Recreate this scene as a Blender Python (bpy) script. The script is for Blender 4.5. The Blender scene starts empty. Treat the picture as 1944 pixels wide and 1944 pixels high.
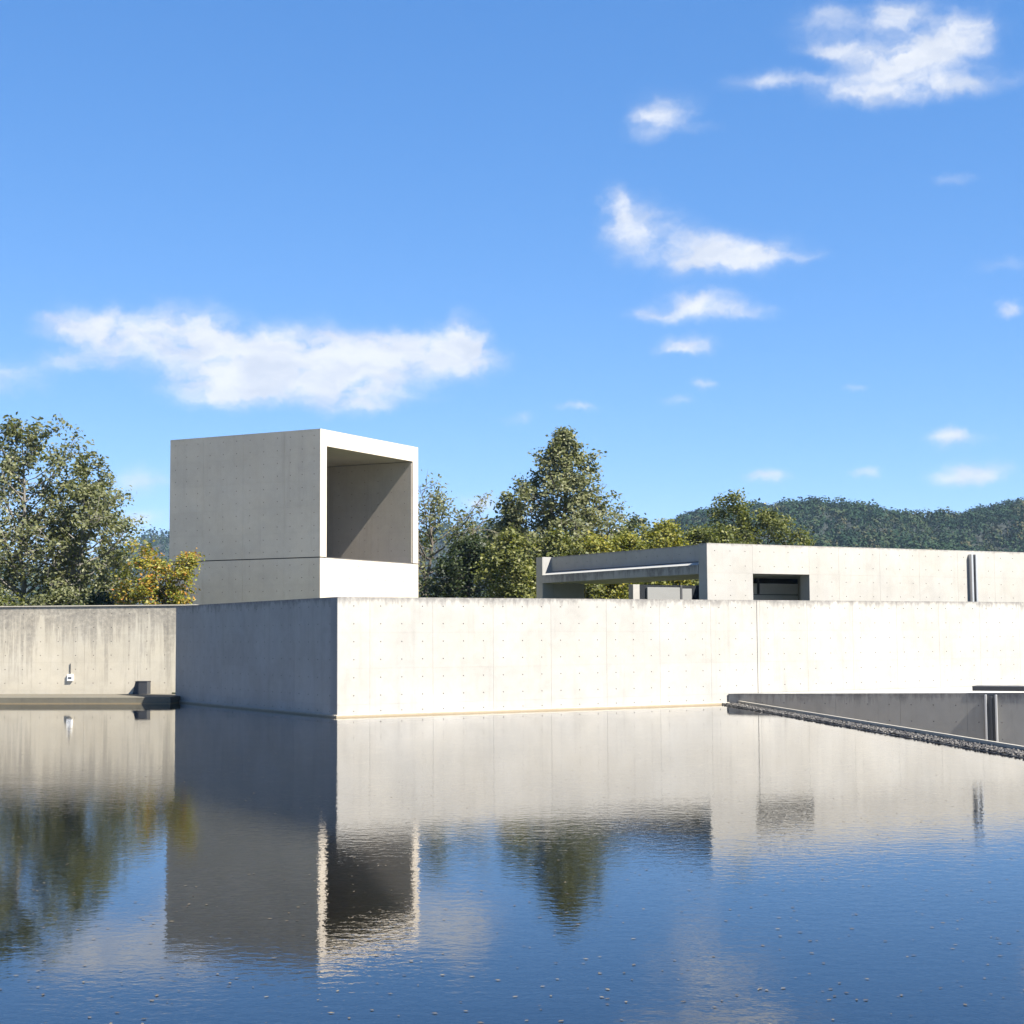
import bpy, bmesh, math, random
import numpy as np
from mathutils import Matrix, Vector
R = math.radians
sc = bpy.context.scene
COL = sc.collection

# ------------------------------------------------------------------ camera
F_PX, PITCH, ROLL, EYE = 3088.7 / 1944.0, R(4.36), 0.0062, 1.994
cam_d = bpy.data.cameras.new('camera'); cam = bpy.data.objects.new('camera', cam_d); COL.objects.link(cam)
cam_d.sensor_fit = 'HORIZONTAL'; cam_d.sensor_width = 36; cam_d.lens = 36 * F_PX
cam_d.clip_start = .1; cam_d.clip_end = 20000
cam.matrix_world = (Matrix.Translation((0, 0, EYE)) @ Matrix.Rotation(math.pi / 2 + PITCH, 4, 'X')
                    @ Matrix.Rotation(-ROLL, 4, 'Z'))
sc.camera = cam
sc.cycles.max_bounces = 7; sc.cycles.diffuse_bounces = 3; sc.cycles.glossy_bounces = 3; sc.cycles.volume_bounces = 0

# ------------------------------------------------------------------ light
SUN_AZ, SUN_EL = R(121.2), R(47.5)
EXPOSURE, SUN_STR, SKY_STR = 1.9, 5.0, .082
sun_d = bpy.data.lights.new('sun', 'SUN'); sun = bpy.data.objects.new('sun', sun_d); COL.objects.link(sun)
sun_d.energy = SUN_STR; sun_d.angle = R(.53); sun_d.color = (1, .95, .86)
sdir = Vector((math.sin(SUN_AZ) * math.cos(SUN_EL), math.cos(SUN_AZ) * math.cos(SUN_EL), math.sin(SUN_EL)))
sun.rotation_euler = sdir.to_track_quat('Z', 'Y').to_euler(); sun.location = sdir * 80
sc.view_settings.view_transform = 'Standard'; sc.view_settings.look = 'None'
sc.view_settings.exposure = EXPOSURE; sc.view_settings.gamma = 1; sc.view_settings.use_curve_mapping = False


class NT:
    """small node-tree helper"""
    def __init__(s, tree): s.t = tree; s.n = tree.nodes; s.l = tree.links
    def new(s, typ, **kw):
        nd = s.n.new(typ)
        for k, v in kw.items(): setattr(nd, k, v)
        return nd
    def put(s, sock, v):
        if isinstance(v, bpy.types.NodeSocket): s.l.new(v, sock)
        elif v is not None: sock.default_value = v
    def math(s, op, a, b=None, c=None, clamp=False):
        nd = s.new('ShaderNodeMath', operation=op, use_clamp=clamp)
        for i, v in enumerate((a, b, c)):
            if v is not None: s.put(nd.inputs[i], v)
        return nd.outputs[0]
    def vec(s, op, a, b=None, out=0):
        nd = s.new('ShaderNodeVectorMath', operation=op)
        s.put(nd.inputs[0], a)
        if b is not None: s.put(nd.inputs[1], b)
        return nd.outputs[out]
    def noise(s, vec, scale, detail=4, rough=.55, dist=0, dim='3D'):
        nd = s.new('ShaderNodeTexNoise', noise_dimensions=dim)
        s.put(nd.inputs['Vector'], vec); s.put(nd.inputs['Scale'], scale); s.put(nd.inputs['Detail'], detail)
        s.put(nd.inputs['Roughness'], rough); s.put(nd.inputs['Distortion'], dist)
        return nd.outputs['Fac']
    def ramp(s, v, lo, hi, a=0., b=1., smooth=True):
        nd = s.new('ShaderNodeMapRange', interpolation_type='SMOOTHSTEP' if smooth else 'LINEAR')
        for k, x in zip((0, 1, 2, 3, 4), (v, lo, hi, a, b)): s.put(nd.inputs[k], x)
        return nd.outputs[0]
    def mix(s, f, a, b, blend='MIX'):
        nd = s.new('ShaderNodeMix', data_type='RGBA', blend_type=blend)
        s.put(nd.inputs[0], f); s.put(nd.inputs[6], a); s.put(nd.inputs[7], b)
        return nd.outputs[2]
    def xyz(s, v):
        nd = s.new('ShaderNodeSeparateXYZ'); s.put(nd.inputs[0], v); return nd.outputs
    def cxyz(s, x, y, z):
        nd = s.new('ShaderNodeCombineXYZ')
        for i, v in enumerate((x, y, z)): s.put(nd.inputs[i], v)
        return nd.outputs[0]


def c4(c): return (c[0], c[1], c[2], 1)


# ------------------------------------------------------------------ sky with scattered clouds
world = bpy.data.worlds.new('World'); sc.world = world; world.use_nodes = True
W = NT(world.node_tree); W.n.clear()
sky = W.new('ShaderNodeTexSky', sky_type='NISHITA', sun_disc=False)
sky.sun_elevation = SUN_EL; sky.sun_rotation = SUN_AZ; sky.altitude = 100
sky.air_density = .5; sky.dust_density = .0; sky.ozone_density = 10
sr, sg_, sb = W.xyz(sky.outputs[0])       # camera colour response: slightly less red, flatter green and blue
sky_rgb = W.cxyz(W.math('MULTIPLY', sr, .90), W.math('MULTIPLY', W.math('POWER', sg_, .70), 1.07), W.math('MULTIPLY', W.math('POWER', sb, .5), 1.6))
tc = W.new('ShaderNodeTexCoord')
sx, sy, sz = W.xyz(tc.outputs['Generated'])
az = W.math('ARCTAN2', sx, sy); el = W.math('ARCSINE', sz)
uv0 = W.cxyz(az, el, 0.0)
# each cloud puff: azimuth, elevation, half width, half height (all degrees) and thickness
CLOUDS = [  # big bank on the left
    (-15.0, 10.55, 1.3, .40, .55), (-13.7, 10.4, 1.35, .72, .8), (-11.35, 10.45, 1.35, .72, .9), (-9.2, 9.75, 1.9, .7, .85),
    (-10.2, 8.75, 1.7, .5, .8), (-6.9, 9.8, 1.9, .75, .9), (-4.7, 9.75, 1.9, .65, .9), (-2.6, 10.05, 1.4, .5, .9),
    (-1.55, 10.45, .5, .6, .8), (-1.35, 9.55, 1.0, .38, .8), (-5.1, 8.6, 1.9, .42, .7), (-15.3, 9.4, 1.4, .3, .45),
    (-7.8, 8.95, 2.2, .55, .75), (-9.6, 8.25, 1.1, .3, .55), (-5.4, 8.05, 1.0, .25, .5), (-16.0, 10.9, .5, .15, .45), (-17.4, 8.75, 1.1, .45, .6), (-12.7, 5.4, 1.2, .4, .5), (-12.7, 4.1, .9, .3, .45),
    # high group on the right
    (11.6, 20.75, 1.5, .4, .55), (13.9, 20.8, .9, .42, .7), (11.0, 19.9, .7, .25, .55), (14.7, 19.4, 1.6, .62, .82),
    (15.9, 20.0, .95, .7, .7), (13.4, 19.3, .8, .45, .6), (12.0, 19.6, .8, .3, .5), (12.6, 18.4, 1.4, .4, .72),
    (15.3, 18.3, 2.0, .34, .66), (9.7, 18.9, 1.5, .28, .62), (17.3, 21.2, .7, .25, .4),
    (5.55, 18.2, .95, .45, .55), (5.15, 17.6, .8, .38, .5), (6.8, 17.5, .65, .15, .35),
    # long slanting one
    (3.95, 14.95, .5, .55, .55), (4.8, 14.25, 1.25, .6, .75), (6.65, 13.3, 1.9, .52, .85), (7.75, 12.95, 1.3, .33, .75),
    (9.4, 13.2, 1.1, .3, .48), (10.5, 13.1, .7, .14, .3),
    (6.65, 11.45, 1.2, .4, .95), (5.15, 11.2, .95, .2, .6), (8.3, 11.15, 1.0, .22, .55), (6.45, 10.15, .8, .3, .6), (5.9, 9.9, .65, .18, .4),
    (6.8, 8.75, .5, .16, .5), (5.9, 8.15, .65, .15, .45), (2.3, 8.05, .65, .15, .5), (.15, 7.65, .75, .18, .42),
    (15.3, 6.6, .75, .24, .85), (15.75, 5.4, 1.05, .3, 1.0), (9.0, 5.45, .75, .2, .7), (12.4, 5.45, .5, .18, .6), (-1.05, 4.75, .58, .25, .65),
    (17.3, 10.95, .4, .22, .65), (17.0, 12.4, .8, .22, .45), (15.6, 15.3, .65, .22, .36), (12.0, 8.5, .4, .12, .4)]
wob = W.new('ShaderNodeTexNoise'); W.put(wob.inputs['Vector'], uv0); wob.inputs['Scale'].default_value = 42
wob.inputs['Detail'].default_value = 5; wob.inputs['Roughness'].default_value = .6
wv = W.vec('MULTIPLY', W.vec('SUBTRACT', wob.outputs['Color'], (.5, .5, .5)), (.032, .016, 0))
uv = W.vec('ADD', uv0, wv)
tot = 0.0
for a, e, ra, re, den in CLOUDS:
    ra, re = ra * 1.08, re * 1.2
    nd = W.new('ShaderNodeVectorMath', operation='MULTIPLY_ADD'); W.put(nd.inputs[0], uv)
    nd.inputs[1].default_value = (1 / R(ra), 1 / R(re), 0); nd.inputs[2].default_value = (-a / ra, -e / re, 0)
    tot = W.math('MULTIPLY_ADD', W.math('POWER', .40, W.vec('DOT_PRODUCT', nd.outputs[0], nd.outputs[0], 1)), den, tot)
fine = W.noise(W.vec('MULTIPLY', uv, (1, 1.7, 0)), 36, 4, .55)
modul = W.ramp(fine, .28, .70, .35, 1.35, False)
# scattered clouds out of view all round, made plentiful to whiten ambient light
gen0 = W.noise(W.vec('MULTIPLY', uv0, (1, 2.6, 0)), 9, 6, .6)
gen0 = W.math('MULTIPLY', W.math('MULTIPLY', W.ramp(gen0, .53, .74), W.ramp(el, R(1), R(5))), .9)
outside = W.math('MAXIMUM', W.ramp(W.math('ABSOLUTE', az), R(20), R(32)), W.ramp(el, R(23), R(30)))
def sky_layer(field, shade):
    alpha = W.ramp(field, .03, 1.05)
    ccol = W.mix(shade, c4((2.1, 2.35, 2.85)), c4((3.1, 3.2, 3.35)))
    bgn = W.new('ShaderNodeBackground'); bgn.inputs[1].default_value = SKY_STR
    W.put(bgn.inputs[0], W.mix(W.math('MULTIPLY', alpha, .93), sky_rgb, ccol))
    return bgn
shade = W.ramp(W.noise(W.vec('MULTIPLY', uv, (1, 2.2, 0)), 30, 4, .5), .3, .7, .3, 1.0)
bg = sky_layer(W.math('MULTIPLY', W.math('ADD', tot, W.math('MULTIPLY', gen0, outside)), modul), shade)
bg_round = sky_layer(gen0, .8)
sector = W.math('MULTIPLY', W.math('LESS_THAN', W.math('ABSOLUTE', az), R(32)), W.math('LESS_THAN', W.math('ABSOLUTE', W.math('SUBTRACT', el, R(15))), R(15)))
wmix = W.new('ShaderNodeMixShader'); W.put(wmix.inputs[0], sector)
W.l.new(bg_round.outputs[0], wmix.inputs[1]); W.l.new(bg.outputs[0], wmix.inputs[2])
wo = W.new('ShaderNodeOutputWorld'); W.l.new(wmix.outputs[0], wo.inputs[0])
world.cycles.sampling_method = 'MANUAL'; world.cycles.sample_map_resolution = 256


# ------------------------------------------------------------------ materials
MATS = {}
def new_mat(name):
    m = bpy.data.materials.new(name); m.use_nodes = True; MATS[name] = m
    t = NT(m.node_tree); bsdf = t.n['Principled BSDF']
    return m, t, bsdf


def concrete(name, base, ztop=None, mould=0., mould_depth=.25, streak=.5, mott=1., rough=.75, damp=None, seed=0.):
    m, t, b = new_mat(name)
    geo = t.new('ShaderNodeNewGeometry'); pos = t.vec('ADD', geo.outputs['Position'], (seed * 13.1, seed * 7.7, 0))
    oi = t.new('ShaderNodeObjectInfo')
    big = t.noise(pos, .55, 5, .6)
    blot = t.noise(pos, 2.6, 5, .62, .6)
    stv = t.vec('MULTIPLY', pos, (2.3, 2.3, .16))
    st = t.noise(stv, 1.6, 6, .68)
    grain = t.noise(pos, 38, 3, .6)
    v = t.math('ADD', t.math('MULTIPLY', t.math('SUBTRACT', big, .5), .34 * mott), 1.0)
    v = t.math('ADD', v, t.math('MULTIPLY', t.math('SUBTRACT', blot, .5), .22 * mott))
    v = t.math('SUBTRACT', v, t.math('MULTIPLY', t.ramp(st, .5, .78), .24 * streak))
    v = t.math('ADD', v, t.math('MULTIPLY', t.math('SUBTRACT', grain, .5), .10))
    v = t.math('ADD', v, t.math('MULTIPLY', t.math('SUBTRACT', oi.outputs['Random'], .5), .055))
    warm = t.mix(t.noise(pos, .9, 3), c4([base[0] * 1.03, base[1], base[2] * .95]), c4([base[0] * .98, base[1], base[2] * 1.04]))
    col = t.vec('MULTIPLY', warm, t.cxyz(v, v, v))
    z = t.xyz(geo.outputs['Position'])[2]
    if ztop is not None and mould > 0:
        n1 = t.noise(t.vec('MULTIPLY', pos, (3.2, 3.2, .22)), 1.7, 6, .7)
        n2 = t.noise(t.vec('MULTIPLY', pos, (1, 1, .5)), .8, 3, .5)
        reach = t.math('MULTIPLY', t.ramp(n1, .32, .72, .12, 1.), mould_depth)
        reach = t.math('MULTIPLY', reach, t.ramp(n2, .3, .65, .5, 1.35))
        dz = t.math('SUBTRACT', ztop, z)
        mk = t.math('SUBTRACT', 1., t.math('DIVIDE', dz, reach), clamp=True)
        mk = t.math('MULTIPLY', t.math('POWER', mk, .8), t.ramp(t.noise(pos, 9, 5, .7), .3, .62, .35, 1.))
        col = t.mix(t.math('MULTIPLY', mk, mould), col, c4((.055, .05, .05)))
    if damp is not None:   # algae and damp line just above the water
        dn = t.noise(t.vec('MULTIPLY', pos, (2, 2, .5)), 3, 4, .6)
        dm = t.ramp(t.math('SUBTRACT', z, t.math('MULTIPLY', dn, damp)), -.01, damp * .7, 1., 0.)
        col = t.mix(t.math('MULTIPLY', dm, .75), col, c4((.20, .15, .085)))
    t.put(b.inputs['Base Color'], col); b.inputs['Roughness'].default_value = rough
    b.inputs['Specular IOR Level'].default_value = .3
    bp = t.new('ShaderNodeBump'); bp.inputs['Strength'].default_value = .35; bp.inputs['Distance'].default_value = .006
    t.put(bp.inputs['Height'], t.math('ADD', t.math('MULTIPLY', blot, .8), t.math('MULTIPLY', grain, .4)))
    t.put(b.inputs['Normal'], bp.outputs[0])
    return m


def plain(name, col, rough=.6, metal=0., var=.12, scale=6.):
    m, t, b = new_mat(name)
    geo = t.new('ShaderNodeNewGeometry')
    n = t.noise(geo.outputs['Position'], scale, 5, .6)
    v = t.math('ADD', t.math('MULTIPLY', t.math('SUBTRACT', n, .5), 2 * var), 1.)
    t.put(b.inputs['Base Color'], t.vec('MULTIPLY', col, t.cxyz(v, v, v)))
    t.put(b.inputs['Roughness'], t.math('ADD', t.math('MULTIPLY', n, .15), rough - .07)); b.inputs['Metallic'].default_value = metal
    return m


CON = (.257, .247, .228)
concrete('concrete_pool', CON, 3.0, .75, .30, .6, 1.35, seed=1)
concrete('concrete_cube', (.405, .357, .30), 9.245, .25, .10, .55, seed=2)
concrete('concrete_gallery', CON, 4.85, .6, .12, .4, 1.3, seed=3)
concrete('concrete_boundary', (.40, .362, .29), 3.02, .62, 2.6, 1.0, 1.3, seed=4)
concrete('concrete_fascia', (.24, .232, .22), 4.26, .92, .75, 1.0, seed=5)
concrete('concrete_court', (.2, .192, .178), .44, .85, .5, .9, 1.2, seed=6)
concrete('concrete_ledge', (.105, .095, .07), .22, .25, .3, .6, 1.2, damp=.035, seed=7)
concrete('concrete_kerb', (.27, .25, .21), None, 0, .2, .4, damp=.05, seed=8)
concrete('concrete_terrace', (.30, .295, .275), None, 0, .2, .2, seed=9)
concrete('concrete_core', (.225, .22, .21), None, 0, .2, .3, seed=10)
plain('grout', (.075, .07, .065), .9)
plain('joint_dark', (.06, .058, .055), .9)
plain('steel', (.42, .42, .42), .38, .6, .06)
plain('dark_steel', (.05, .052, .056), .5, .3)
plain('white_paint', (.78, .79, .8), .45)
plain('pale_panel', (.72, .72, .70), .6, 0, .06)
plain('wedge_grey', (.028, .03, .034), .6)
plain('grey_panel', (.15, .15, .145), .6, 0, .06)
plain('dark_stone', (.035, .035, .037), .6, 0, .3, 30)
plain('soil', (.09, .075, .05), .95, 0, .3, 2)
plain('bark', (.075, .062, .05), .9, 0, .35, 9)
plain('bark_grey', (.13, .12, .105), .9, 0, .3, 9)

# grass / meadow
m, t, b = new_mat('grass')
geo = t.new('ShaderNodeNewGeometry')
t.put(b.inputs['Base Color'], t.mix(t.noise(geo.outputs['Position'], .15, 6, .6), c4((.05, .075, .022)), c4((.10, .11, .04))))
b.inputs['Roughness'].default_value = .95

# glass
m, t, b = new_mat('glass')
b.inputs['Base Color'].default_value = (.02, .022, .025, 1); b.inputs['Roughness'].default_value = .05

# pool floor: brown and grey pebbles
m, t, b = new_mat('pebble_floor')
geo = t.new('ShaderNodeNewGeometry'); pos = geo.outputs['Position']
vo = t.new('ShaderNodeTexVoronoi'); vo.inputs['Scale'].default_value = 16; t.put(vo.inputs['Vector'], pos)
vcol = t.xyz(vo.outputs['Color'])[0]
col = t.mix(t.math('POWER', vcol, 2.2), c4((.010, .0075, .0045)), c4((.15, .112, .07)))
col = t.mix(t.ramp(t.noise(pos, .5, 5, .6), .38, .66, 0., .85), col, c4((.02, .0145, .009)))
t.put(b.inputs['Base Color'], col); b.inputs['Roughness'].default_value = .8
bp = t.new('ShaderNodeBump'); bp.inputs['Distance'].default_value = .02; t.put(bp.inputs['Height'], t.math('SUBTRACT', 1., vo.outputs['Distance']))
t.put(b.inputs['Normal'], bp.outputs[0])

# water: clear shallow water, mirror reflection by Fresnel, wind ripples
m = bpy.data.materials.new('water'); m.use_nodes = True; MATS['water'] = m
t = NT(m.node_tree); t.n.clear()
geo = t.new('ShaderNodeNewGeometry'); pos = geo.outputs['Position']
rot = t.new('ShaderNodeMapping'); rot.inputs['Rotation'].default_value = (0, 0, R(6)); t.put(rot.inputs['Vector'], pos)
p2 = t.vec('MULTIPLY', rot.outputs[0], (.85, 1.0, 1))
w1 = t.noise(p2, 8.5, 3, .55, .2)
w2 = t.noise(t.vec('ADD', p2, (31, 17, 0)), 27, 2, .5, .1)
w3 = t.noise(t.vec('MULTIPLY', rot.outputs[0], (.35, .8, 1)), 1.3, 2, .5)
gust = t.ramp(t.noise(t.vec('MULTIPLY', rot.outputs[0], (.5, 1, 1)), .09, 4, .6, .5), .36, .66, .35, 1.25)
# calmer water in the lee of the far walls
yy = t.xyz(pos)[1]
lee = t.ramp(yy, 30, 46, 1., .22)
hgt = t.math('ADD', t.math('MULTIPLY', w1, .55), t.math('ADD', t.math('MULTIPLY', w2, .11), t.math('MULTIPLY', w3, .5)))
bp = t.new('ShaderNodeBump'); t.put(bp.inputs['Height'], hgt); bp.inputs['Distance'].default_value = .0027
t.put(bp.inputs['Strength'], t.math('MULTIPLY', gust, lee))
gl = t.new('ShaderNodeBsdfGlossy'); gl.inputs['Color'].default_value = (1, 1, 1, 1); gl.inputs['Roughness'].default_value = .012
t.put(gl.inputs['Normal'], bp.outputs[0])
tr = t.new('ShaderNodeBsdfTransparent'); tr.inputs['Color'].default_value = (.80, .82, .80, 1)
fr = t.new('ShaderNodeFresnel'); fr.inputs['IOR'].default_value = 1.52
t.put(fr.inputs['Normal'], bp.outputs[0])
mx = t.new('ShaderNodeMixShader'); t.put(mx.inputs[0], fr.outputs[0])
t.l.new(tr.outputs[0], mx.inputs[1]); t.l.new(gl.outputs[0], mx.inputs[2])
o = t.new('ShaderNodeOutputMaterial'); t.l.new(mx.outputs[0], o.inputs[0])


def leaf_mat(name, cols, transl=.35, spec=.22):
    """cols: dark, mid, light leaf colours picked by the per-leaf tint"""
    m = bpy.data.materials.new(name); m.use_nodes = True; MATS[name] = m
    t = NT(m.node_tree); t.n.clear()
    at = t.new('ShaderNodeAttribute', attribute_name='tint')
    cr = t.new('ShaderNodeValToRGB'); t.put(cr.inputs[0], at.outputs['Fac'])
    e = cr.color_ramp.elements
    e[0].color = c4(cols[0]); e[1].color = c4(cols[-1])
    for i, c in enumerate(cols[1:-1]):
        x = e.new((i + 1) / (len(cols) - 1)); x.color = c4(c)
    pb = t.new('ShaderNodeBsdfPrincipled'); t.put(pb.inputs['Base Color'], cr.outputs[0]); pb.inputs['Roughness'].default_value = .5
    pb.inputs['Specular IOR Level'].default_value = spec
    tl = t.new('ShaderNodeBsdfTranslucent'); t.put(tl.inputs['Color'], t.vec('MULTIPLY', cr.outputs[0], (1.15, 1.2, .5)))
    mx = t.new('ShaderNodeMixShader'); mx.inputs[0].default_value = transl
    t.l.new(pb.outputs[0], mx.inputs[1]); t.l.new(tl.outputs[0], mx.inputs[2])
    o = t.new('ShaderNodeOutputMaterial'); t.l.new(mx.outputs[0], o.inputs[0])


leaf_mat('leaf_olive', [(.056, .066, .028), (.105, .112, .048), (.18, .178, .095)])
leaf_mat('leaf_green', [(.046, .058, .017), (.095, .105, .03), (.175, .17, .052)])
leaf_mat('leaf_dark', [(.018, .028, .011), (.032, .045, .018), (.06, .07, .025)])
leaf_mat('leaf_yellow', [(.07, .085, .018), (.15, .15, .026), (.27, .22, .035)])
leaf_mat('leaf_autumn', [(.07, .095, .018), (.14, .15, .024), (.23, .185, .028), (.32, .13, .03)])
leaf_mat('leaf_forest', [(.011, .024, .013), (.019, .036, .018), (.032, .045, .021), (.054, .05, .024)], .05, .02)
leaf_mat('leaf_litter', [(.055, .04, .02), (.10, .075, .042), (.16, .13, .085)], .1)


# ------------------------------------------------------------------ object helpers
def link(name, me, mat, parent=None, loc=None):
    o = bpy.data.objects.new(name, me); COL.objects.link(o)
    if mat and not me.materials:
        for x in (mat if isinstance(mat, (list, tuple)) else [mat]): me.materials.append(MATS[x])
    if parent: o.parent = parent
    if loc is not None: o.location = loc
    return o


def tag(o, label=None, cat=None, group=None, kind=None):
    for k, v in (('label', label), ('category', cat), ('group', group), ('kind', kind)):
        if v: o[k] = v
    return o


def empty(name, loc=(0, 0, 0), yaw=None, label=None, cat=None, group=None):
    """yaw: compass direction of local +x measured from world +Y towards +X (degrees)"""
    o = bpy.data.objects.new(name, None); COL.objects.link(o); o.location = loc; o.empty_display_size = .3
    if yaw is not None: o.rotation_euler.z = R(90 - yaw)
    return tag(o, label, cat, group)


def box_me(name, x0, x1, y0, y1, z0, z1, bev=.006):
    bm = bmesh.new()
    bmesh.ops.create_cube(bm, size=1)
    for v in bm.verts:
        v.co = Vector(((x0 + x1) / 2 + v.co.x * (x1 - x0), (y0 + y1) / 2 + v.co.y * (y1 - y0), (z0 + z1) / 2 + v.co.z * (z1 - z0)))
    if bev:
        bmesh.ops.bevel(bm, geom=bm.edges[:], offset=bev, segments=1, affect='EDGES')
    me = bpy.data.meshes.new(name); bm.to_mesh(me); bm.free()
    return me


def box(name, x0, x1, y0, y1, z0, z1, mat, parent=None, bev=.006):
    return link(name, box_me(name, x0, x1, y0, y1, z0, z1, bev), mat, parent)


def poly_me(name, verts, faces):
    me = bpy.data.meshes.new(name); me.from_pydata([tuple(v) for v in verts], [], faces); me.update()
    return me


def prism(name, pts, z0, z1, mat, parent=None):
    """upright prism over a counter-clockwise footprint"""
    n = len(pts)
    v = [(p[0], p[1], z0) for p in pts] + [(p[0], p[1], z1) for p in pts]
    f = [tuple(range(n - 1, -1, -1)), tuple(range(n, 2 * n))] + [(i, (i + 1) % n, n + (i + 1) % n, n + i) for i in range(n)]
    return link(name, poly_me(name, v, f), mat, parent)


def tubes_mesh(name, paths):
    """paths: list of (points, radii, sides) tapered tubes in one mesh"""
    V, Fc = [], []
    for pts, rad, k in paths:
        base = len(V)
        for i, p in enumerate(pts):
            a = pts[min(i + 1, len(pts) - 1)] - pts[max(i - 1, 0)]
            a = a / (np.linalg.norm(a) + 1e-9)
            h = np.array([1., 0, 0]) if abs(a[0]) < .8 else np.array([0, 1., 0])
            u = np.cross(a, h); u /= np.linalg.norm(u); w = np.cross(a, u)
            for j in range(k):
                th = 2 * math.pi * j / k
                V.append(p + (u * math.cos(th) + w * math.sin(th)) * rad[i])
        for i in range(len(pts) - 1):
            for j in range(k):
                q = base + i * k
                Fc.append((q + j, q + (j + 1) % k, q + k + (j + 1) % k, q + k + j))
        Fc.append(tuple(base + (len(pts) - 1) * k + j for j in range(k)))
    me = poly_me(name, V, Fc)
    me.polygons.foreach_set('use_smooth', [True] * len(me.polygons))
    return me


PANELS = {}
def panel_me(w, h, mat, holes=True):
    """formwork panel face with its recessed tie holes; local x along, z up, y into the wall"""
    key = (round(w, 3), round(h, 3), mat, holes)
    if key in PANELS: return PANELS[key]
    V, Fc, Mi = [], [], []
    g, gz, th, dep, r = .0024, .0009, .022, .018, .0155
    nx = max(1, round(w / .6)); nz = max(1, round(h / .45))
    if h < .28 or not holes: nx = nz = 0
    x0, x1, z0, z1 = g, w - g, gz, h - gz
    def vert(x, y, z): V.append((x, y, z)); return len(V) - 1
    if nx:
        xs = [x0 + (x1 - x0) * i / nx for i in range(nx + 1)]; zs = [z0 + (z1 - z0) * i / nz for i in range(nz + 1)]
        grid = [[vert(x, -th, z) for z in zs] for x in xs]
        for i in range(nx):
            for j in range(nz):
                cx, cz = (xs[i] + xs[i + 1]) / 2, (zs[j] + zs[j + 1]) / 2
                ring = [vert(cx + r * math.cos(R(22.5 + 45 * k)), -th, cz + r * math.sin(R(22.5 + 45 * k))) for k in range(8)]
                bot = [vert(cx + r * .8 * math.cos(R(22.5 + 45 * k)), -th + dep, cz + r * .8 * math.sin(R(22.5 + 45 * k))) for k in range(8)]
                a, b_, c_, d_ = grid[i][j], grid[i + 1][j], grid[i + 1][j + 1], grid[i][j + 1]
                # corners counter-clockwise seen from -y: ring indices 0..7 start right/up
                for q in ((b_, c_, ring[0], ring[7]), (c_, d_, ring[2], ring[1]), (d_, a, ring[4], ring[3]), (a, b_, ring[6], ring[5])):
                    Fc.append(q); Mi.append(0)
                for q in ((c_, ring[1], ring[0]), (d_, ring[3], ring[2]), (a, ring[5], ring[4]), (b_, ring[7], ring[6])):
                    Fc.append(q); Mi.append(0)
                for k in range(8):
                    Fc.append((ring[k], ring[(k + 1) % 8], bot[(k + 1) % 8], bot[k])); Mi.append(1)
                Fc.append(tuple(bot)); Mi.append(1)
        loop = [grid[i][0] for i in range(nx + 1)] + [grid[nx][j] for j in range(1, nz + 1)] + \
               [grid[i][nz] for i in range(nx - 1, -1, -1)] + [grid[0][j] for j in range(nz - 1, 0, -1)]
    else:
        loop = [vert(x0, -th, z0), vert(x1, -th, z0), vert(x1, -th, z1), vert(x0, -th, z1)]
        Fc.append(tuple(loop)); Mi.append(0)
    bk = [vert(V[i][0], 0, V[i][2]) for i in loop]
    n = len(loop)
    for i in range(n):
        Fc.append((loop[i], bk[i], bk[(i + 1) % n], loop[(i + 1) % n])); Mi.append(0)
    me = poly_me('panel', V, Fc)
    me.materials.append(MATS[mat]); me.materials.append(MATS['grout'])
    me.polygons.foreach_set('material_index', Mi); me.update()
    PANELS[key] = me
    return me


def splits(total, first, step):
    out, x = [0.], first
    while x < total - .02: out.append(x); x += step
    return out + [total]


def panels(parent, xs, zs, y, mat, skip=None, holes=True):
    """one panel object per formwork field, faces standing 22 mm proud of the plane at local y"""
    for i in range(len(xs) - 1):
        for j in range(len(zs) - 1):
            if skip and skip(xs[i], xs[i + 1], zs[j], zs[j + 1]): continue
            link('panel', panel_me(xs[i + 1] - xs[i], zs[j + 1] - zs[j], mat, holes), None, parent, (xs[i], y, zs[j]))


def rows(z0, ztop, step=.9):
    out, z = [ztop], ztop - step
    while z > z0 + .05: out.append(z); z -= step
    return sorted(out + [z0])


TH = .022   # how far panel faces stand proud of their core

# ------------------------------------------------------------------ the setting
def sheet(name, x0, x1, y0, y1, z, mat, n=1):
    v = [(x0 + (x1 - x0) * i / n, y0 + (y1 - y0) * j / n, z) for j in range(n + 1) for i in range(n + 1)]
    f = [(j * (n + 1) + i, j * (n + 1) + i + 1, (j + 1) * (n + 1) + i + 1, (j + 1) * (n + 1) + i) for j in range(n) for i in range(n)]
    return tag(link(name, poly_me(name, v, f), mat), kind='structure')


LY, CY = 59.34, 27.55                       # compass directions of the two building grids
def dirv(yaw): return Vector((math.sin(R(yaw)), math.cos(R(yaw)), 0))
LC = Vector((-4.3865, 40.797, 0))           # near corner of the pool wall
r_, l_ = dirv(LY), dirv(LY - 90)
CC = Vector((-6.6576, 56.30, 0))            # near corner of the cube
BC = Vector((6.0573, 50.6, 0))              # near corner of the gallery
GC = Vector((6.183, 47.013, 0))             # far end of the sunken court wall

sheet('ground', -6000, 6000, -6000, 6000, -3.4, 'grass', 4)
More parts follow.
